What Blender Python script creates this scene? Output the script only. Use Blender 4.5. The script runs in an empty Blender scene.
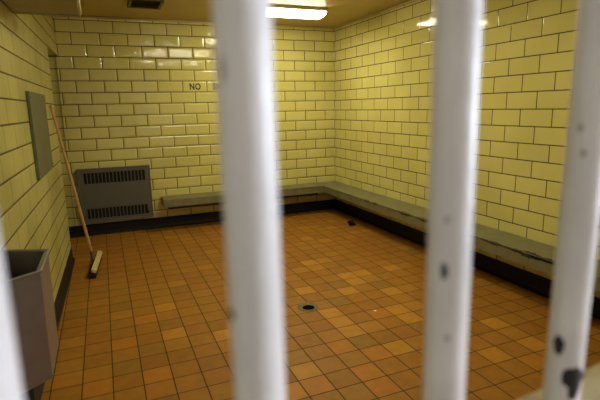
import bpy, bmesh, math, random
from mathutils import Vector, Matrix, noise
random.seed(7)
SC = bpy.context.scene
COL = SC.collection
PI = math.pi

# ------------------------------------------------------------------ helpers
def lk(nt, a, b): nt.links.new(a, b)

def mat(name, col, rough=0.5, metal=0.0, spec=0.5, bump=0.0, bscale=40.0, var=0.0, vscale=6.0, emit=None, estr=0.0):
    m = bpy.data.materials.new(name); m.use_nodes = True
    nt = m.node_tree; b = nt.nodes['Principled BSDF']
    b.inputs['Base Color'].default_value = (*col, 1)
    b.inputs['Roughness'].default_value = rough
    b.inputs['Metallic'].default_value = metal
    b.inputs['Specular IOR Level'].default_value = spec
    tc = nt.nodes.new('ShaderNodeTexCoord')
    if var:
        n = nt.nodes.new('ShaderNodeTexNoise'); n.inputs['Scale'].default_value = vscale; n.inputs['Detail'].default_value = 6
        lk(nt, tc.outputs['Object'], n.inputs['Vector'])
        r = nt.nodes.new('ShaderNodeValToRGB')
        r.color_ramp.elements[0].position = 0.35; r.color_ramp.elements[1].position = 0.65
        r.color_ramp.elements[0].color = (*[c * (1 - var) for c in col], 1)
        r.color_ramp.elements[1].color = (*[min(1, c * (1 + var * .6)) for c in col], 1)
        lk(nt, n.outputs['Fac'], r.inputs['Fac']); lk(nt, r.outputs['Color'], b.inputs['Base Color'])
    if bump:
        n = nt.nodes.new('ShaderNodeTexNoise'); n.inputs['Scale'].default_value = bscale; n.inputs['Detail'].default_value = 4
        lk(nt, tc.outputs['Object'], n.inputs['Vector'])
        bp = nt.nodes.new('ShaderNodeBump'); bp.inputs['Strength'].default_value = bump; bp.inputs['Distance'].default_value = 0.01
        lk(nt, n.outputs['Fac'], bp.inputs['Height']); lk(nt, bp.outputs['Normal'], b.inputs['Normal'])
    if emit:
        b.inputs['Emission Color'].default_value = (*emit, 1); b.inputs['Emission Strength'].default_value = estr
    return m

def box_faces(bm, x0, x1, y0, y1, z0, z1):
    v = [bm.verts.new(p) for p in ((x0,y0,z0),(x1,y0,z0),(x1,y1,z0),(x0,y1,z0),(x0,y0,z1),(x1,y0,z1),(x1,y1,z1),(x0,y1,z1))]
    for f in ((3,2,1,0),(4,5,6,7),(0,1,5,4),(1,2,6,5),(2,3,7,6),(3,0,4,7)):
        bm.faces.new([v[i] for i in f])
    return v

def add_box(bm, x0, x1, y0, y1, z0, z1, bev=0.0, seg=2, m=None):
    t = bmesh.new(); box_faces(t, x0, x1, y0, y1, z0, z1)
    if bev: bmesh.ops.bevel(t, geom=t.edges[:], offset=bev, segments=seg, affect='EDGES', profile=0.5)
    if m: bmesh.ops.transform(t, matrix=m, verts=t.verts)
    merge(bm, t)

def merge(bm, t):
    me = bpy.data.meshes.new('tmp'); t.to_mesh(me); t.free(); bm.from_mesh(me); bpy.data.meshes.remove(me)

def add_prism(bm, poly, z0, z1, cap_top=True, cap_bot=True):
    a = [bm.verts.new((x, y, z0)) for x, y in poly]; b = [bm.verts.new((x, y, z1)) for x, y in poly]
    n = len(poly)
    for i in range(n): bm.faces.new((a[i], a[(i+1) % n], b[(i+1) % n], b[i]))
    if cap_top: bm.faces.new(b)
    if cap_bot: bm.faces.new(a[::-1])

def add_tube(bm, p0, p1, r0, r1=None, n=24, caps=True):
    r1 = r0 if r1 is None else r1
    p0, p1 = Vector(p0), Vector(p1); d = (p1 - p0).normalized()
    u = d.orthogonal().normalized(); w = d.cross(u)
    A = []; B = []
    for i in range(n):
        a = 2 * PI * i / n; o = u * math.cos(a) + w * math.sin(a)
        A.append(bm.verts.new(p0 + o * r0)); B.append(bm.verts.new(p1 + o * r1))
    for i in range(n): bm.faces.new((A[i], A[(i+1) % n], B[(i+1) % n], B[i]))
    if caps: bm.faces.new(A[::-1]); bm.faces.new(B)

def add_lathe(bm, prof, n=40, c=(0, 0)):
    rings = [[bm.verts.new((c[0] + r * math.cos(2*PI*i/n), c[1] + r * math.sin(2*PI*i/n), z)) for i in range(n)] for r, z in prof]
    for a, b in zip(rings, rings[1:]):
        for i in range(n): bm.faces.new((a[i], a[(i+1) % n], b[(i+1) % n], b[i]))
    return rings

def obj(name, bm, m, parent=None, loc=(0, 0, 0), smooth=False, recalc=True):
    if recalc: bmesh.ops.recalc_face_normals(bm, faces=bm.faces[:])
    me = bpy.data.meshes.new(name); bm.to_mesh(me); bm.free()
    if m: me.materials.append(m)
    if smooth:
        for p in me.polygons: p.use_smooth = True
        try: me.set_sharp_from_angle(angle=math.radians(40))
        except Exception: pass
    o = bpy.data.objects.new(name, me); COL.objects.link(o)
    if parent: o.parent = parent
    o.location = loc
    return o

def tag(o, label, cat, group=None):
    o['label'] = label; o['category'] = cat
    if group: o['group'] = group
    return o

def thing(name, label, cat, loc=(0, 0, 0), rz=0, group=None):
    o = bpy.data.objects.new(name, None); COL.objects.link(o)
    o.location = loc; o.rotation_euler = (0, 0, rz); o.empty_display_size = 0.1
    return tag(o, label, cat, group)

def struct(name, bm, m, uvf=None, smooth=False):
    if uvf:
        uv = bm.loops.layers.uv.new('UVMap')
        bmesh.ops.recalc_face_normals(bm, faces=bm.faces[:])
        for f in bm.faces:
            for l in f.loops: l[uv].uv = uvf(l.vert.co, f.normal)
    o = obj(name, bm, m, smooth=smooth); o['kind'] = 'structure'
    return o

# ------------------------------------------------------------------ measures
CAM = Vector((-3.118553, -6.174935, 1.4955))
YAW, PITCH, ROLL, FPX = 0.39154345, -0.19545498, -0.02108699, 469.5087
TW, TH, Z0 = 0.3048, 0.134916, 0.2275        # glazed tile module, first full course line
ZC = 2.567                                    # ceiling
def lx(y): return -3.507 + 0.0206 * y         # the left wall is a touch out of square
fv = Vector((math.sin(YAW)*math.cos(PITCH), math.cos(YAW)*math.cos(PITCH), math.sin(PITCH)))
r0 = Vector((math.cos(YAW), -math.sin(YAW), 0)); u0 = r0.cross(fv)
RV = math.cos(ROLL)*r0 + math.sin(ROLL)*u0; UV_ = -math.sin(ROLL)*r0 + math.cos(ROLL)*u0
def floor_at(px, py, z=0.0):
    d = fv + RV*((px-300)/FPX) - UV_*((py-200)/FPX)
    return CAM + d * ((z - CAM.z) / d.z)

# ------------------------------------------------------------------ materials
def glazed_tile(name, c1, c2, grout, dirt, pillow=.016, bst=.55, vj=None, rg=.08, wave=.5):
    m = bpy.data.materials.new(name); m.use_nodes = True
    nt = m.node_tree; b = nt.nodes['Principled BSDF']
    uv = nt.nodes.new('ShaderNodeUVMap')
    def brick(ms, sm):
        k = nt.nodes.new('ShaderNodeTexBrick')
        k.offset = 0.5; k.offset_frequency = 2; k.squash = 1; k.squash_frequency = 2
        k.inputs['Scale'].default_value = 1; k.inputs['Brick Width'].default_value = TW
        k.inputs['Row Height'].default_value = TH; k.inputs['Mortar Size'].default_value = ms
        k.inputs['Mortar Smooth'].default_value = sm; k.inputs['Bias'].default_value = 0.0
        k.inputs['Color1'].default_value = (*c1, 1); k.inputs['Color2'].default_value = (*c2, 1)
        k.inputs['Mortar'].default_value = (*grout, 1)
        lk(nt, uv.outputs['UV'], k.inputs['Vector']); return k
    k1 = brick(0.0052, 0.3); k2 = brick(pillow, 1.0)
    # broad grime on the glaze
    n = nt.nodes.new('ShaderNodeTexNoise'); n.inputs['Scale'].default_value = 1.7; n.inputs['Detail'].default_value = 7
    lk(nt, uv.outputs['UV'], n.inputs['Vector'])
    rp = nt.nodes.new('ShaderNodeValToRGB'); rp.color_ramp.elements[0].position = .36; rp.color_ramp.elements[1].position = .62
    rp.color_ramp.elements[0].color = (*dirt, 1); rp.color_ramp.elements[1].color = (1, 1, 1, 1)
    lk(nt, n.outputs['Fac'], rp.inputs['Fac'])
    mx = nt.nodes.new('ShaderNodeMix'); mx.data_type = 'RGBA'; mx.blend_type = 'MULTIPLY'; mx.inputs[0].default_value = 0.8
    src = k1.outputs['Color']
    if vj:      # tight upright joints: only the bed joints carry dark grout
        k1.inputs['Mortar'].default_value = (*vj, 1)
        sp = nt.nodes.new('ShaderNodeSeparateXYZ'); lk(nt, uv.outputs['UV'], sp.inputs[0])
        pp = nt.nodes.new('ShaderNodeMath'); pp.operation = 'PINGPONG'; pp.inputs[1].default_value = TH / 2
        lk(nt, sp.outputs['Y'], pp.inputs[0])
        mr = nt.nodes.new('ShaderNodeMapRange'); mr.inputs['From Min'].default_value = .0035; mr.inputs['From Max'].default_value = .0065
        mr.inputs['To Min'].default_value = 1; mr.inputs['To Max'].default_value = 0
        hm = nt.nodes.new('ShaderNodeMath'); hm.operation = 'MULTIPLY'; hm.inputs[1].default_value = 1
        lk(nt, pp.outputs[0], mr.inputs['Value']); lk(nt, mr.outputs['Result'], hm.inputs[0])
        mh = nt.nodes.new('ShaderNodeMix'); mh.data_type = 'RGBA'
        lk(nt, hm.outputs[0], mh.inputs[0]); lk(nt, src, mh.inputs[6]); mh.inputs[7].default_value = (*grout, 1); src = mh.outputs[2]
    lk(nt, src, mx.inputs[6]); lk(nt, rp.outputs['Color'], mx.inputs[7])
    lk(nt, mx.outputs[2], b.inputs['Base Color'])
    rr = nt.nodes.new('ShaderNodeMapRange'); rr.inputs['To Min'].default_value = rg; rr.inputs['To Max'].default_value = 0.8
    lk(nt, k1.outputs['Fac'], rr.inputs['Value']); lk(nt, rr.outputs['Result'], b.inputs['Roughness'])
    # pillowed edges and a slightly wavy glaze
    inv = nt.nodes.new('ShaderNodeMath'); inv.operation = 'SUBTRACT'; inv.inputs[0].default_value = 1
    lk(nt, k2.outputs['Fac'], inv.inputs[1])
    w = nt.nodes.new('ShaderNodeTexNoise'); w.inputs['Scale'].default_value = 9; w.inputs['Detail'].default_value = 2
    lk(nt, uv.outputs['UV'], w.inputs['Vector'])
    ad = nt.nodes.new('ShaderNodeMath'); ad.operation = 'MULTIPLY_ADD'; ad.inputs[1].default_value = wave
    lk(nt, w.outputs['Fac'], ad.inputs[0]); lk(nt, inv.outputs[0], ad.inputs[2])
    bp = nt.nodes.new('ShaderNodeBump'); bp.inputs['Strength'].default_value = bst; bp.inputs['Distance'].default_value = 0.004
    lk(nt, ad.outputs[0], bp.inputs['Height']); lk(nt, bp.outputs['Normal'], b.inputs['Normal'])
    return m

M = {}
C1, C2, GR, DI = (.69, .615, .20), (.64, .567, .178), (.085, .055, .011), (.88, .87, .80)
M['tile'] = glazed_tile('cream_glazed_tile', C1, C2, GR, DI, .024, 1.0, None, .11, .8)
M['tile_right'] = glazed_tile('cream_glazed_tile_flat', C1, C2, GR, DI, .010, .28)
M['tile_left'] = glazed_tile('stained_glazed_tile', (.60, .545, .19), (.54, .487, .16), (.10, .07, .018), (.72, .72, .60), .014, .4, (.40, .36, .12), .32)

def quarry_floor():
    m = bpy.data.materials.new('quarry_tile'); m.use_nodes = True
    nt = m.node_tree; b = nt.nodes['Principled BSDF']
    uv = nt.nodes.new('ShaderNodeUVMap'); at = nt.nodes.new('ShaderNodeAttribute'); at.attribute_name = 'tile_colour'
    k = nt.nodes.new('ShaderNodeTexBrick'); k.offset = 0; k.squash = 1
    k.inputs['Scale'].default_value = 1; k.inputs['Brick Width'].default_value = 1; k.inputs['Row Height'].default_value = 1
    k.inputs['Mortar Size'].default_value = 0.024; k.inputs['Mortar Smooth'].default_value = 0.3
    lk(nt, uv.outputs['UV'], k.inputs['Vector'])
    n = nt.nodes.new('ShaderNodeTexNoise'); n.inputs['Scale'].default_value = 2.3; n.inputs['Detail'].default_value = 8
    lk(nt, uv.outputs['UV'], n.inputs['Vector'])
    rp = nt.nodes.new('ShaderNodeValToRGB'); rp.color_ramp.elements[0].position = .3; rp.color_ramp.elements[1].position = .7
    rp.color_ramp.elements[0].color = (.86, .84, .82, 1); rp.color_ramp.elements[1].color = (1.06, 1.05, 1.0, 1)
    lk(nt, n.outputs['Fac'], rp.inputs['Fac'])
    mu = nt.nodes.new('ShaderNodeMix'); mu.data_type = 'RGBA'; mu.blend_type = 'MULTIPLY'; mu.inputs[0].default_value = 1
    lk(nt, at.outputs['Color'], mu.inputs[6]); lk(nt, rp.outputs['Color'], mu.inputs[7])
    mx = nt.nodes.new('ShaderNodeMix'); mx.data_type = 'RGBA'
    lk(nt, k.outputs['Fac'], mx.inputs[0]); lk(nt, mu.outputs[2], mx.inputs[6]); mx.inputs[7].default_value = (.062, .036, .010, 1)
    lk(nt, mx.outputs[2], b.inputs['Base Color'])
    rr = nt.nodes.new('ShaderNodeMapRange'); rr.inputs['To Min'].default_value = 0.5; rr.inputs['To Max'].default_value = 0.85
    lk(nt, k.outputs['Fac'], rr.inputs['Value']); lk(nt, rr.outputs['Result'], b.inputs['Roughness'])
    b.inputs['Specular IOR Level'].default_value = 0.2
    inv = nt.nodes.new('ShaderNodeMath'); inv.operation = 'SUBTRACT'; inv.inputs[0].default_value = 1
    lk(nt, k.outputs['Fac'], inv.inputs[1])
    bp = nt.nodes.new('ShaderNodeBump'); bp.inputs['Strength'].default_value = 0.5; bp.inputs['Distance'].default_value = 0.003
    lk(nt, inv.outputs[0], bp.inputs['Height']); lk(nt, bp.outputs['Normal'], b.inputs['Normal'])
    return m
M['floor'] = quarry_floor()
M['ceiling'] = mat('tan_ceiling_paint', (.53, .40, .115), .42, bump=.08, bscale=60, var=.08, vscale=2)
M['base'] = mat('black_cove_base', (.007, .007, .009), .5, spec=.3, var=.3, vscale=14)
M['bench'] = mat('grey_green_bench_paint', (.185, .168, .080), .5, bump=.15, bscale=30, var=.14, vscale=9)
M['worn'] = mat('worn_bare_edge', (.045, .03, .015), .8, var=.3, vscale=60)
M['seam'] = mat('painted_seam', (.085, .072, .032), .7)
M['heater'] = mat('grey_enamel', (.105, .098, .072), .42, var=.06, vscale=5)
M['slot'] = mat('dark_void', (.006, .006, .005), .8)
M['panel'] = mat('dull_grey_steel', (.125, .125, .062), .5, var=.12, vscale=8)
M['steel'] = mat('stainless_steel', (.34, .335, .37), .34, metal=.65, bump=.05, bscale=50, var=.08, vscale=12)
M['steel_in'] = mat('stainless_steel_inside', (.32, .31, .30), .4, metal=.8, var=.2, vscale=10)
M['dark_iron'] = mat('dark_iron', (.03, .025, .02), .7)
M['wood'] = mat('broom_handle_wood', (.50, .30, .115), .5, var=.15, vscale=18)
M['block'] = mat('broom_block_wood', (.56, .42, .17), .6, var=.15, vscale=24)
M['bristle'] = mat('black_bristle', (.012, .010, .009), .9, bump=.8, bscale=260)
M['grille'] = mat('brown_painted_grille', (.09, .07, .018), .5)
M['lens'] = mat('lit_lamp_lens', (.9, .9, .8), .4, emit=(1.0, .95, .68), estr=28.5)
M['lens_far'] = mat('lit_lamp_lens_dimmer', (.9, .9, .8), .4, emit=(1.0, .95, .68), estr=40.0)
M['pan'] = mat('lamp_housing_enamel', (.45, .36, .14), .4)
M['box'] = mat('taupe_metal_box', (.33, .29, .18), .45, bump=.05, var=.1, vscale=7)
M['box_lit_side'] = mat('lit_metal_side', (.72, .66, .46), .4)  # box metal made paler: lamplight on its side is put into the colour
M['ink'] = mat('black_wall_paint', (.02, .016, .008), .6)
M['ink_faded'] = mat('faded_wall_paint', (.17, .13, .04), .5, var=.3, vscale=40)
M['bronze'] = mat('tarnished_drain_metal', (.12, .105, .055), .5, metal=.3, var=.3, vscale=60)
M['hole'] = mat('drain_hole', (.003, .003, .002), .95, spec=.05)
M['scrap'] = mat('dark_scrap', (.022, .008, .004), .9, spec=.15, bump=.3, bscale=60)
M['paper'] = mat('white_paper', (.85, .85, .8), .7)
M['bar'] = mat('white_bar_paint', (.74, .72, .72), .36, bump=.12, bscale=90, var=.07, vscale=24)
M['rail'] = mat('warm_lit_rail_paint', (.68, .62, .44), .4, bump=.1, bscale=50, var=.12, vscale=30)  # yellow cast of the cell's light is mixed into the rail colour
M['chip'] = mat('chipped_black', (.012, .010, .012), .6)
M['chip_soft'] = mat('worn_grey_spot', (.42, .39, .38), .5)
M['corridor'] = mat('corridor_paint', (.66, .65, .63), .6, var=.05, vscale=2)
M['door'] = mat('grey_door_paint', (.16, .15, .12), .45)
M['frame'] = mat('window_frame_paint', (.6, .6, .58), .5)

# ------------------------------------------------------------------ the setting
# floor: one mesh, a face per tile so that every tile keeps its own fired colour
T = 0.1586; OX, OY = -2.085, -3.657
light_tiles = [(172,332),(165,306),(311,262),(308,291),(351,275),(366,272),(360,281),(352,291),(396,266),(390,290),
               (355,331),(338,316),(345,322),(405,347),(404,308),(415,316),(482,323),(520,344),(498,352),(300,385),(318,374),(230,330)]
orange_tiles = [(386,312),(322,389),(340,343),(374,371),(540,360),(100,395),(144,318),(400,389),(250,262),(165,372),(128,342),(372,358)]
dark_tiles = [(204,258),(360,341),(330,283),(340,300),(112,310),(380,283),(152,344),(428,330),(128,362)]
def tix(p): w = floor_at(*p); return (math.floor((w.x - OX) / T), math.floor((w.y - OY) / T))
spec = {}
for L, c in ((light_tiles, (.45, .205, .022)), (orange_tiles, (.41, .162, .016)), (dark_tiles, (.275, .135, .017))):
    for p in L: spec[tix(p)] = c
bm = bmesh.new(); uvl = bm.loops.layers.uv.new('UVMap'); cl = bm.loops.layers.float_color.new('tile_colour')
for i in range(-16, 20):
    for j in range(-28, 26):
        x, y = OX + i*T, OY + j*T
        if x < -4.75 or x > 0.9 or y > 0.25: continue
        f = bm.faces.new([bm.verts.new(p) for p in ((x,y,0),(x+T,y,0),(x+T,y+T,0),(x,y+T,0))])
        g = random.gauss(0, 1); c = (.330*(1+.045*g), .141*(1+.06*g+.035*random.gauss(0,1)), .0165*(1+.08*g))
        if random.random() < .06: c = (.385, .172, .020)
        if random.random() < .05: c = (.285, .124, .016)
        c = spec.get((i, j), c)
        for l, q in zip(f.loops, ((0,0),(1,0),(1,1),(0,1))):
            l[uvl].uv = (i + 40 + q[0], j + 40 + q[1]); l[cl] = (*c, 1)
bmesh.ops.remove_doubles(bm, verts=bm.verts[:], dist=1e-4)
o = obj('floor', bm, M['floor']); o['kind'] = 'structure'

bm = bmesh.new(); add_box(bm, -4.7, 0.8, -8.3, 0.3, ZC, ZC + .1); struct('ceiling', bm, M['ceiling'])

bm = bmesh.new()
box_faces(bm, -3.525, 0.2, 0, .25, 0, ZC)
box_faces(bm, -4.1, -3.53, .022, .25, 0, ZC)          # set-back return inside the doorway
add_tube(bm, (-3.525, .012, 0), (-3.525, .012, ZC), .012, n=16)
struct('wall_back', bm, M['tile'], lambda c, n: (-c.x + 3*TW*2, c.z - Z0 + 10*TH) if abs(n.y) > .5 else (c.y + TW*.3, c.z - Z0 + 10*TH))
bm = bmesh.new(); box_faces(bm, 0, .2, -5.95, 0, 0, ZC)
struct('wall_right', bm, M['tile_right'], lambda c, n: ((-c.y - .0389)*TW/.29727 + 8.5*TW, c.z - Z0 + 10*TH))

DY, DZ = -0.985, 2.125
TH_L = math.atan(.0206)
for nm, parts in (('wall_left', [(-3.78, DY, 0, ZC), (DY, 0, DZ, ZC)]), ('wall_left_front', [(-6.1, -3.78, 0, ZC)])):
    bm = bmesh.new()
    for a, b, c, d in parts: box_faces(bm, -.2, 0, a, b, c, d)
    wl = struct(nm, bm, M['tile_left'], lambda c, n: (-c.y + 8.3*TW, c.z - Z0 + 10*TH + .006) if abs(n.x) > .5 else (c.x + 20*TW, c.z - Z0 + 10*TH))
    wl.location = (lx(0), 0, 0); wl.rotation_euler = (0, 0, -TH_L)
# the doorway's door, set back in the wall's thickness
bm = bmesh.new(); add_box(bm, -3.78, -3.735, DY, -.02, .01, DZ, .004); d1 = struct('door_1', bm, M['door'])
bm = bmesh.new(); add_tube(bm, (0, 0, 0), (.05, 0, 0), .008); add_tube(bm, (.05, 0, 0), (.05, .11, 0), .009)
obj('door_handle', bm, M['steel'], d1, (-3.737, DY + .08, 1.0), smooth=True)

# coved black base
def base_profile():
    return [(0, .133), (.012, .133), (.016, .128), (.016, .04), (.02, .022), (.032, .008), (.048, 0), (0, 0)]
def base_run(name, p0, p1, nrm):
    bm = bmesh.new(); A = []; B = []
    for d, z in base_profile():
        A.append(bm.verts.new((p0[0] + nrm[0]*d, p0[1] + nrm[1]*d, z))); B.append(bm.verts.new((p1[0] + nrm[0]*d, p1[1] + nrm[1]*d, z)))
    n = len(A)
    for i in range(n): bm.faces.new((A[i], A[(i+1) % n], B[(i+1) % n], B[i]))
    bm.faces.new(A); bm.faces.new(B[::-1])
    return struct(name, bm, M['base'])
base_run('baseboard_back', (-3.70, 0), (0, 0), (0, -1))
base_run('baseboard_right', (0, 0), (0, -5.95), (-1, 0))
base_run('baseboard_left', (lx(-5.9), -5.9), (lx(DY), DY), (.55, 0))
# thin crown bead where walls meet the ceiling
bm = bmesh.new(); add_box(bm, -3.50, 0, -.022, 0, ZC - .022, ZC, .006); struct('trim_1', bm, M['pan'])
bm = bmesh.new(); add_box(bm, -.022, 0, -5.9, -.022, ZC - .022, ZC, .006); struct('trim_2', bm, M['pan'])

# corridor on the camera's side of the bars, with the window that lights the bars from the right
bm = bmesh.new(); box_faces(bm, -1.75, .6, -6.10, -5.95, 0, ZC); struct('wall_front', bm, M['corridor'])
bm = bmesh.new(); box_faces(bm, -4.7, .8, -8.2, -8.0, 0, ZC); struct('wall_corridor', bm, M['corridor'])
bm = bmesh.new(); box_faces(bm, -4.7, -4.5, -8.0, -5.9, 0, ZC); box_faces(bm, -4.5, -3.83, -6.1, -5.95, 0, ZC); struct('wall_corridor_left', bm, M['corridor'])
WY0, WY1, WZ0, WZ1 = -7.55, -6.35, .75, 2.25
bm = bmesh.new()
box_faces(bm, .6, .8, -8.0, WY0, 0, ZC); box_faces(bm, .6, .8, WY1, -5.95, 0, ZC)
box_faces(bm, .6, .8, WY0, WY1, 0, WZ0); box_faces(bm, .6, .8, WY0, WY1, WZ1, ZC)
struct('wall_corridor_right', bm, M['corridor'])
bm = bmesh.new()
add_box(bm, .66, .71, WY0, WY0+.05, WZ0, WZ1); add_box(bm, .66, .71, WY1-.05, WY1, WZ0, WZ1)
add_box(bm, .66, .71, WY0, WY1, WZ0, WZ0+.05); add_box(bm, .66, .71, WY0, WY1, WZ1-.05, WZ1)
add_box(bm, .665, .705, (WY0+WY1)/2-.02, (WY0+WY1)/2+.02, WZ0, WZ1)
w1 = struct('window_1', bm, M['frame'])

# ------------------------------------------------------------------ things
# bench: an L-shaped slab along the back and right walls
BB = .315
bt = thing('wall_bench', 'long grey-green L-shaped bench fixed along the back and right tiled walls', 'bench', (0, 0, BB))
BZ = .408; BD = .335
bm = bmesh.new()
add_prism(bm, [(-2.505, -.002), (-2.505, -BD+.02), (-BD, -BD+.02), (-BD, -5.85), (-.002, -5.85), (-.002, -.002)], 0, BZ - BB)
bmesh.ops.bevel(bm, geom=[e for e in bm.edges if all(v.co.z > .05 for v in e.verts)], offset=.006, segments=2, affect='EDGES')
obj('bench_slab', bm, M['bench'], bt)
bm = bmesh.new(); add_box(bm, -2.45, -.40, -BD+.06, -.004, -.03, 0); obj('support_ledge', bm, M['dark_iron'], bt)
bm = bmesh.new(); add_box(bm, -BD+.08, -.004, -5.8, -.40, -.03, 0); obj('support_ledge', bm, M['dark_iron'], bt)
# paint worn off the front edge
def wear(y, L, w, drop):
    bm = bmesh.new()
    n = 9; top = []; mid = []; low = []
    for i in range(n + 1):
        t = i / n; e = math.sin(PI * t)
        jit = .6 + .8 * random.random()
        yy = y - L/2 + L*t
        top.append(bm.verts.new((-BD + .001 + 1.7*w*e*jit, yy, BZ - BB + .0012)))
        mid.append(bm.verts.new((-BD - .0012, yy, BZ - BB - .0005)))
        low.append(bm.verts.new((-BD - .0012, yy, BZ - BB - .006 - 1.7*drop*e*jit)))
    for i in range(n):
        bm.faces.new((top[i], top[i+1], mid[i+1], mid[i])); bm.faces.new((mid[i], mid[i+1], low[i+1], low[i]))
    obj('worn_edge', bm, M['worn'], bt)
for px, py, L, w, dr in ((522,255,.24,.03,.012),(530,258,.16,.016,.008),(540,262,.2,.022,.006),(550,266,.22,.016,.01),(505,250,.2,.010,.005),(485,243,.25,.012,.006),
                         (368,200,.12,.012,.01),(376,203,.14,.014,.01),(405,213,.3,.012,.012),(420,219,.25,.015,.01),(455,231,.5,.010,.006),(560,270,.2,.02,.01)):
    wear(floor_at(px, py, BZ).y, L, w, dr)
def joint(*a):
    bm = bmesh.new(); add_box(bm, *a); obj('slab_joint', bm, M['seam'], bt)
for y in [floor_at(523.7, 262, .355).y + .3048*i for i in range(-2, 12)]: joint(-BD - .0008, -BD + .001, y - .0018, y + .0018, .004, BZ - BB - .008)
for x in [floor_at(199.8, 203, .355).x + .3048*i for i in range(-1, 4)]: joint(x - .0018, x + .0018, -BD + .0192, -BD + .022, .004, BZ - BB - .008)

# convector heater on the back wall
hx0, hx1, hz0, hz1, hd = -3.445, -2.625, .172, .822, .085
ht = thing('convector_heater', 'grey metal convector heater with two rows of slots on the back wall', 'heater', ((hx0+hx1)/2, -.001, hz0))
W2 = (hx1 - hx0)/2; H = hz1 - hz0
NS = 17; sw = .0315; pitch = (2*W2 - .13)/NS
bm = bmesh.new()
def frontplate(bm):
    xs = [-W2]
    for i in range(NS):
        c = -W2 + .062 + (i + .5)*(2*W2 - .115)/NS
        xs += [c - sw/2, c + sw/2]
    xs.append(W2)
    zs = [0, .046, .168, H - .178, H - .048, H]
    for a in range(len(xs) - 1):
        for b in range(5):
            if a % 2 == 1 and b in (1, 3): continue
            f = [(xs[a], zs[b]), (xs[a+1], zs[b]), (xs[a+1], zs[b+1]), (xs[a], zs[b+1])]
            bm.faces.new([bm.verts.new((x, -hd, z)) for x, z in f]); bm.faces.new([bm.verts.new((x, -hd + .006, z)) for x, z in f[::-1]])
            # slot edges
    for a in range(1, len(xs) - 1, 2):
        for b in (1, 3):
            x0, x1, z0, z1 = xs[a], xs[a+1], zs[b], zs[b+1]
            for p, q in (((x0,z0),(x1,z0)),((x1,z0),(x1,z1)),((x1,z1),(x0,z1)),((x0,z1),(x0,z0))):
                bm.faces.new([bm.verts.new(v) for v in ((p[0],-hd,p[1]),(q[0],-hd,q[1]),(q[0],-hd+.006,q[1]),(p[0],-hd+.006,p[1]))])
    bmesh.ops.remove_doubles(bm, verts=bm.verts[:], dist=1e-5)
frontplate(bm)
box_faces(bm, -W2, -W2 + .004, -hd, 0, 0, H); box_faces(bm, W2 - .004, W2, -hd, 0, 0, H)
box_faces(bm, -W2, W2, -hd, 0, 0, .004); box_faces(bm, -W2, W2, -hd, 0, H - .004, H)
obj('casing', bm, M['heater'], ht)
bm = bmesh.new(); add_box(bm, -W2 + .01, W2 - .01, -hd + .03, -.004, .01, H - .01)
obj('heating_core', bm, M['slot'], ht)
bm = bmesh.new()
fr = .012
add_box(bm, -W2 - .006, W2 + .006, -hd - .004, -hd + .01, H - fr, H + .006, .003); add_box(bm, -W2 - .006, W2 + .006, -hd - .004, -hd + .01, -.006, fr, .003)
add_box(bm, -W2 - .006, -W2 + fr, -hd - .004, -hd + .01, fr, H - fr, .003); add_box(bm, W2 - fr, W2 + .006, -hd - .004, -hd + .01, fr, H - fr, .003)
obj('edge_frame', bm, M['heater'], ht)
bm = bmesh.new(); add_tube(bm, (W2 - .052, -hd - .006, .075), (W2 - .052, -hd + .002, .075), .014, .014); obj('lock', bm, M['slot'], ht, smooth=True)

# grey panel on the left wall
py0, py1, pz0, pz1 = -2.585, -1.805, 1.045, 1.635
pt = thing('wall_panel', 'flat grey steel panel fixed to the left tiled wall', 'panel', (lx((py0+py1)/2), (py0+py1)/2, pz0), math.atan(-.0206))
bm = bmesh.new(); add_box(bm, .0005, .022, -(py1-py0)/2, (py1-py0)/2, 0, pz1 - pz0, .004); obj('plate', bm, M['panel'], pt)
for sy in (-1, 1):
    for z in (.04, pz1 - pz0 - .04):
        bm = bmesh.new(); add_tube(bm, (.021, sy*.36, z), (.026, sy*.36, z), .008, .006, 12); obj('screw', bm, M['panel'], pt, smooth=True)

# push broom leaning on the left wall
bz = .082
f0 = floor_at(96.2, 251.0, bz); n0 = floor_at(89.3, 270.5, bz)
cen = (f0 + n0)/2; ax = (n0 - f0); blen = ax.length; ang = math.atan2(ax.y, ax.x)
br = thing('push_broom', 'wooden push broom with black bristles leaning against the left wall', 'broom', (cen.x, cen.y, 0), ang)
tilt = Matrix.Translation((0, .012, .004)) @ Matrix.Rotation(math.radians(-20), 4, 'X')
bm = bmesh.new(); add_box(bm, -blen/2, blen/2, -.025, .025, .052, bz, .008, m=tilt); obj('block', bm, M['block'], br)
bm = bmesh.new()
nx, ny = 26, 4
for i in range(nx):
    for j in range(ny):
        bx = -blen/2 + .02 + (blen - .04)*i/(nx-1); by = -.017 + .034*j/(ny-1)
        spx = (bx/(blen/2))*.012; spy = by/.017*.010
        add_tube(bm, (bx, by, .056), (bx + spx + random.uniform(-.003,.003), by + spy + random.uniform(-.003,.003), 0.0005), .010, .012, 8)
bmesh.ops.transform(bm, matrix=tilt, verts=bm.verts)
low = min(v.co.z for v in bm.verts)
for v in bm.verts:
    if v.co.z < .03: v.co.z = max(.0005, v.co.z - low)
obj('bristles', bm, M['bristle'], br)
# handle in world, carried into the broom's frame
top = Vector((lx(-1.42) + .016, -1.42, 1.556)); foot = floor_at(93.3, 257.8, bz + .01)
inv = Matrix.LocRotScale(Vector((cen.x, cen.y, 0)), Matrix.Rotation(ang, 3, 'Z').to_quaternion(), None).inverted()
a, b = inv @ foot, inv @ top
d = (b - a).normalized()
bm = bmesh.new(); add_tube(bm, a - d*.02, b, .0128, .0125, 20); 
obj('handle', bm, M['wood'], br, smooth=True)
bm = bmesh.new(); add_tube(bm, a - d*.02, a + d*.075, .019, .0155, 20); obj('socket', bm, M['heater'], br, smooth=True)

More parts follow.
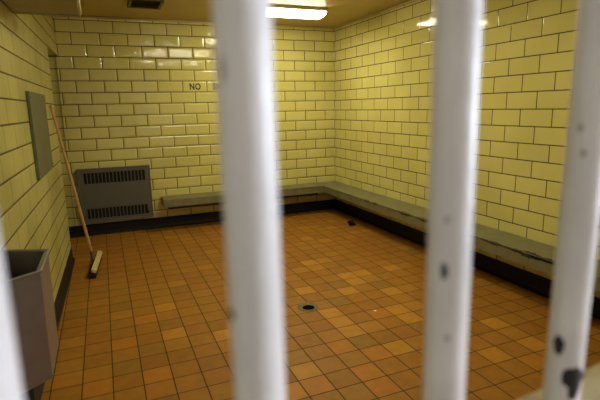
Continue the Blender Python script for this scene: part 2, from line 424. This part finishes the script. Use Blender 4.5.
# half-hexagonal open steel basin on the left wall
zr, zb = .90, .452
by_ = -4.06
bs = thing('metal_basin', 'open-topped half-hexagonal grey metal basin hung on the left wall by the bars', 'basin', (lx(by_) + .007, by_, zb))
def hexa(s):   # plan, s = inset
    xw = .0; xf = -3.389 - lx(by_) - .007 - s
    return [(xw, -.30 + s*.8), (xf, -.153 + s*.55), (xf, .150 - s*.55), (xw, .235 - s*.8)]
bm = bmesh.new(); Ht = zr - zb
P0, P1 = hexa(0), hexa(.014)
def ring(poly, z): return [bm.verts.new((x, y, z)) for x, y in poly]
o_b, o_t = ring(hexa(.006), 0), ring(P0, Ht); i_t, i_b = ring([(x + (.014 if k in (0, 3) else 0), y) for k, (x, y) in enumerate(P1)], Ht), ring([(x + (.03 if k in (0, 3) else -.03), y) for k, (x, y) in enumerate(hexa(.03))], .14)
for k in range(4):
    q = (k+1) % 4
    bm.faces.new((o_b[k], o_b[q], o_t[q], o_t[k])); bm.faces.new((o_t[k], o_t[q], i_t[q], i_t[k]))
bm.faces.new(o_b[::-1])
obj('shell', bm, M['steel'], bs)
bm = bmesh.new()
i_t = ring([(x + (.014 if k in (0, 3) else 0), y) for k, (x, y) in enumerate(P1)], Ht); i_b = ring([(x + (.03 if k in (0, 3) else -.03), y) for k, (x, y) in enumerate(hexa(.03))], .14)
for k in range(4):
    q = (k+1) % 4
    bm.faces.new((i_t[k], i_t[q], i_b[q], i_b[k]))
bm.faces.new(i_b)
obj('bowl', bm, M['steel_in'], bs)
bm = bmesh.new()
for k in range(3):
    p, q = P0[k], P0[k+1]
    add_tube(bm, (*p, Ht), (*q, Ht), .006, n=12)
obj('rim', bm, M['steel'], bs, smooth=True)
bm = bmesh.new(); add_prism(bm, [(.0, -.2), (.11, -.11), (.11, .10), (.0, .15)], -.14, 0); obj('bracket', bm, M['dark_iron'], bs)

# box high on the left wall
bxr = floor_at(80.2, 16, 2.10)
xb0 = lx(bxr.y) + .002
bo = thing('equipment_box', 'grey-brown metal box mounted high on the left wall under the ceiling', 'box', (xb0, bxr.y, 2.10))
wbx = bxr.x - xb0
bm = bmesh.new(); add_box(bm, 0, wbx, -.85, 0, 0, .32, .006); obj('body', bm, M['box'], bo)
bm = bmesh.new(); add_box(bm, wbx - .002, wbx + .010, -.84, -.006, .006, .314, .004); obj('lit_side', bm, M['box_lit_side'], bo)  # pale sheet added over the body as its brightly lit side
bm = bmesh.new(); add_box(bm, .002, wbx + .004, -.03, .004, -.006, .02, .003); obj('edge_strip', bm, M['box'], bo)

# ceiling grille
vx0, vx1, vy0, vy1 = -2.765, -2.435, -1.12, floor_at(150, 8.2, ZC - .02).y
vt = thing('ceiling_vent', 'small dark brown slotted vent in the ceiling near the back wall', 'vent', ((vx0+vx1)/2, (vy0+vy1)/2, ZC))
a, b = (vx1-vx0)/2, (vy1-vy0)/2
bm = bmesh.new()
add_box(bm, -a, a, -b, -b+.03, -.02, .01, .004); add_box(bm, -a, a, b-.03, b, -.03, .01, .004)
add_box(bm, -a, -a+.03, -b+.03, b-.03, -.03, .01, .004); add_box(bm, a-.03, a, -b+.03, b-.03, -.03, .01, .004)
obj('frame', bm, M['grille'], vt)
bm = bmesh.new(); add_box(bm, -a+.025, a-.025, -b+.025, b-.025, -.004, .006); obj('backing', bm, M['grille'], vt)
bm = bmesh.new()
for i in range(9):
    y = -b + .055 + i*(2*b - .11)/8
    add_box(bm, -a+.028, a-.028, -.011, .011, -.001, .001, m=Matrix.Translation((0, y, -.015)) @ Matrix.Rotation(math.radians(40), 4, 'X'))
obj('louvres', bm, M['grille'], vt)

# wraparound fluorescent fixtures
def fixture(cx, cy, label, lens, L=.61, Wd=.165):
    t = thing('ceiling_light', label, 'light', (cx, cy, ZC), group='fluorescent ceiling lights')
    bm = bmesh.new(); add_box(bm, -L, L, -Wd, Wd, -.035, 0, .004); obj('housing', bm, M['pan'], t)
    bm = bmesh.new(); prof = []
    for i in range(13):
        a_ = PI * i / 12
        prof.append((-math.cos(a_) * (Wd - .008), -.034 - .052 * math.sin(a_)**.6))
    A = [bm.verts.new((-L + .012, y, z)) for y, z in prof]; B = [bm.verts.new((L - .012, y, z)) for y, z in prof]
    for i in range(12): bm.faces.new((A[i], A[i+1], B[i+1], B[i]))
    bm.faces.new(A); bm.faces.new(B[::-1])
    obj('lens', bm, lens, t, smooth=True)
    for s in (-1, 1):
        bm = bmesh.new(); add_box(bm, s*L - .010, s*L + .010, -Wd, Wd, -.07, -.0, .004); obj('end_cap', bm, M['pan'], t)
    return t
fixture(-1.15, -1.05, 'lit fluorescent ceiling light nearest the back wall', M['lens'], .455)
fixture(-1.72, -3.3, 'lit fluorescent ceiling light over the middle of the floor', M['lens_far'], .61, .11)

# painted lettering
lt = thing('wall_lettering', 'black stencilled no smoking lettering on the back wall tiles', 'lettering', (-2.052, 0, 1.742))
def word(txt, x, m, size=.10, wx=1.0):
    c = bpy.data.curves.new('lettering', 'FONT'); c.body = txt; c.size = size; c.space_character = 1.12; c.offset = .0034; c.extrude = .0006
    o = bpy.data.objects.new('lettering', c); COL.objects.link(o)
    me = bpy.data.meshes.new_from_object(o.evaluated_get(bpy.context.evaluated_depsgraph_get()))
    bpy.data.objects.remove(o); bpy.data.curves.remove(c)
    for v in me.vertices: v.co.x *= wx
    me.materials.append(m); me.name = 'word'
    w = bpy.data.objects.new('word', me); COL.objects.link(w); w.parent = lt
    w.rotation_euler = (PI/2, 0, 0); w.location = (x, -.0012, 0)
    return w
word('NO', 0, M['ink'], .108, .80)
w = word('SMOKING', .30, M['ink_faded'], .108, .80); w['label'] = 'faded grey-brown lettering'

# floor drain
dr = thing('floor_drain', 'round metal floor drain set in the tiles in the middle of the floor', 'drain', (-1.80, -3.095, 0))
bm = bmesh.new(); add_lathe(bm, [(.080, .0005), (.078, .004), (.066, .006), (.060, .0045), (.047, .0015)]); obj('flange', bm, M['bronze'], dr, smooth=True)
bm = bmesh.new(); rr_ = add_lathe(bm, [(.047, .0015), (.030, .0012), (.012, .0010)]); bm.faces.new(rr_[-1]); obj('dished_cover', bm, M['bronze'], dr)
bm = bmesh.new(); rr_ = add_lathe(bm, [(.046, .0052), (.044, .0060), (.02, .0060)], c=(-.004, -.020)); bm.faces.new(rr_[-1]); obj('drain_opening', bm, M['hole'], dr)

# scrap on the floor by the right bench
cp = floor_at(351.8, 225.3)
bm = bmesh.new(); bmesh.ops.create_icosphere(bm, subdivisions=3, radius=1)
for v in bm.verts:
    n = v.co.normalized(); k = 1 + .45*noise.noise(n*1.7 + Vector((3, 1, 5))) + .2*noise.noise(n*4)
    v.co = Vector((n.x*.040*k, n.y*.044*k, max(-.022, n.z*.046*k)))
    if v.co.z > .01: v.co.x -= .018
zmin = min(v.co.z for v in bm.verts)
o = obj('crumpled_scrap', bm, M['scrap'], None, (cp.x, cp.y, -zmin), smooth=True)
tag(o, 'small dark crumpled scrap lying on the floor near the back right corner', 'litter')
pp = floor_at(375.3, 311)
bm = bmesh.new(); add_box(bm, -.010, .008, -.007, .008, 0, .004, .0015); o = obj('paper_speck', bm, M['paper'], None, (pp.x, pp.y, .0003))
tag(o, 'tiny white speck of paper on the floor tiles right of the drain', 'litter')

# ------------------------------------------------------------------ the barred gate
D = .24; S = .6092*D; phi = math.atan2(.0542, .6092); RB = .0622*D
gx, gy = CAM.x + .2976*D, CAM.y + D
gt = thing('barred_gate', 'white-painted barred steel cell gate close to the camera, chipped paint', 'gate', (gx, gy, 0), phi)
SL = math.hypot(.0542, .6092)*D
def bar_x(k): return k*SL
ks = [-2, -1, 0, 1, 2, 3, 4, 5]
bars = {}; bar_at = {}
RAILZ = 1.2225
for k in ks:
    x = bar_x(k) + (.062*D if k == -1 else 0)
    bm = bmesh.new()
    n = 48; zs = [.06 + i*(2.30 - .06)/120 for i in range(121)]
    prof = [(RB*(1 + .012*noise.noise(Vector((k*3.1, 0, z*14)))), z) for z in zs]
    rings = add_lathe(bm, prof, n)
    lean = {0: -.0065, 1: -.0065, 2: .006}.get(k, 0)       # the bars are not perfectly true
    bars[k] = obj('bar', bm, M['bar'], gt, (x - 1.3*lean, 0, 0), smooth=True)
    bars[k].rotation_euler = (0, lean, 0); bar_at[k] = x
for z in (RAILZ, .08, 2.29):
    bm = bmesh.new(); add_box(bm, bar_x(-2) - .1, bar_x(5) + .1, -.026, .026, z - .012, z, .003)
    obj('rail', bm, M['rail'], gt)
# chips: irregular curved patches lying on the paint
def chip(k, px, py, wa, hz, m=None, seed=0):
    x = bar_at[k]
    c = Vector((gx + math.cos(phi)*x, gy + math.sin(phi)*x, 0))
    d = fv + RV*((px-300)/FPX) - UV_*((py-200)/FPX)
    # ray / vertical cylinder
    ox, oy = CAM.x - c.x, CAM.y - c.y
    A = d.x**2 + d.y**2; B = 2*(ox*d.x + oy*d.y); Cc = ox*ox + oy*oy - RB**2
    disc = B*B - 4*A*Cc
    t = (-B - math.sqrt(max(disc, 0)))/(2*A)
    w = CAM + d*t; a0 = math.atan2(w.y - c.y, w.x - c.x) - phi; z0 = w.z
    bm = bmesh.new(); n = 28
    cv = bm.verts.new(((RB+.0009)*math.cos(a0), (RB+.0009)*math.sin(a0), z0)); rg = []; rg2 = []
    for i in range(n):
        th = 2*PI*i/n; j = 1 + .55*noise.noise(Vector((math.cos(th)*1.6, math.sin(th)*1.6, seed*7.3 + k)))
        for q, L in ((.6, rg2), (1, rg)):
            aa = a0 + wa*j*q*math.cos(th)/RB; zz = z0 + hz*j*q*math.sin(th)
            rad = RB + (.0009 if q < 1 else .0002)
            L.append(bm.verts.new((rad*math.cos(aa), rad*math.sin(aa), zz)))
    for i in range(n):
        bm.faces.new((cv, rg2[i], rg2[(i+1) % n])); bm.faces.new((rg2[i], rg[i], rg[(i+1) % n], rg2[(i+1) % n]))
    o = obj('paint_chip', bm, m or M['chip'], bars[k], smooth=True)
    o['label'] = 'dark chip in the white paint' if m is None else 'worn grey spot in the white paint'
chip(1, 444.5, 271, .0025, .0052, None, 1); chip(1, 448, 219, .0022, .0028, M['chip_soft'], 2); chip(1, 447, 338, .0024, .0022, M['chip_soft'], 3)
chip(0, 233, 313, .0024, .004, None, 4); chip(0, 226, 70, .0025, .006, M['chip_soft'], 5)
chip(2, 559, 345, .0044, .0085, None, 6); chip(2, 575, 381, .0085, .0145, None, 7); chip(2, 584, 374, .006, .007, None, 10); chip(2, 580, 128, .0025, .004, M['chip_soft'], 8); chip(2, 583, 153, .0022, .003, M['chip_soft'], 9)

# ------------------------------------------------------------------ light
la = bpy.data.lights.new('window_daylight', 'AREA'); la.shape = 'RECTANGLE'; la.size = 1.1; la.size_y = 1.4; la.energy = 172; la.color = (.72, .82, 1.0)
lo = bpy.data.objects.new('window_daylight', la); COL.objects.link(lo)
lo.location = (.64, (WY0+WY1)/2, (WZ0+WZ1)/2); lo.rotation_euler = (0, PI/2, 0)

wd = bpy.data.worlds.new('world'); SC.world = wd; wd.use_nodes = True
wd.node_tree.nodes['Background'].inputs['Color'].default_value = (.55, .65, .8, 1)
wd.node_tree.nodes['Background'].inputs['Strength'].default_value = 0.6

# ------------------------------------------------------------------ camera
cd = bpy.data.cameras.new('camera'); co = bpy.data.objects.new('camera', cd); COL.objects.link(co)
mw = Matrix((RV, UV_, -fv)).transposed().to_4x4(); mw.translation = CAM
co.matrix_world = mw
cd.sensor_fit = 'HORIZONTAL'; cd.sensor_width = 36; cd.lens = FPX/600*36; cd.clip_start = .01
cd.dof.use_dof = True; cd.dof.focus_distance = 4.2; cd.dof.aperture_fstop = (cd.lens*.001)/.0070
SC.camera = co
vs = SC.view_settings
SC.display_settings.display_device = 'sRGB'
vs.view_transform = 'Standard'; vs.look = 'None'; vs.gamma = 1; vs.use_curve_mapping = False; vs.exposure = 0.0
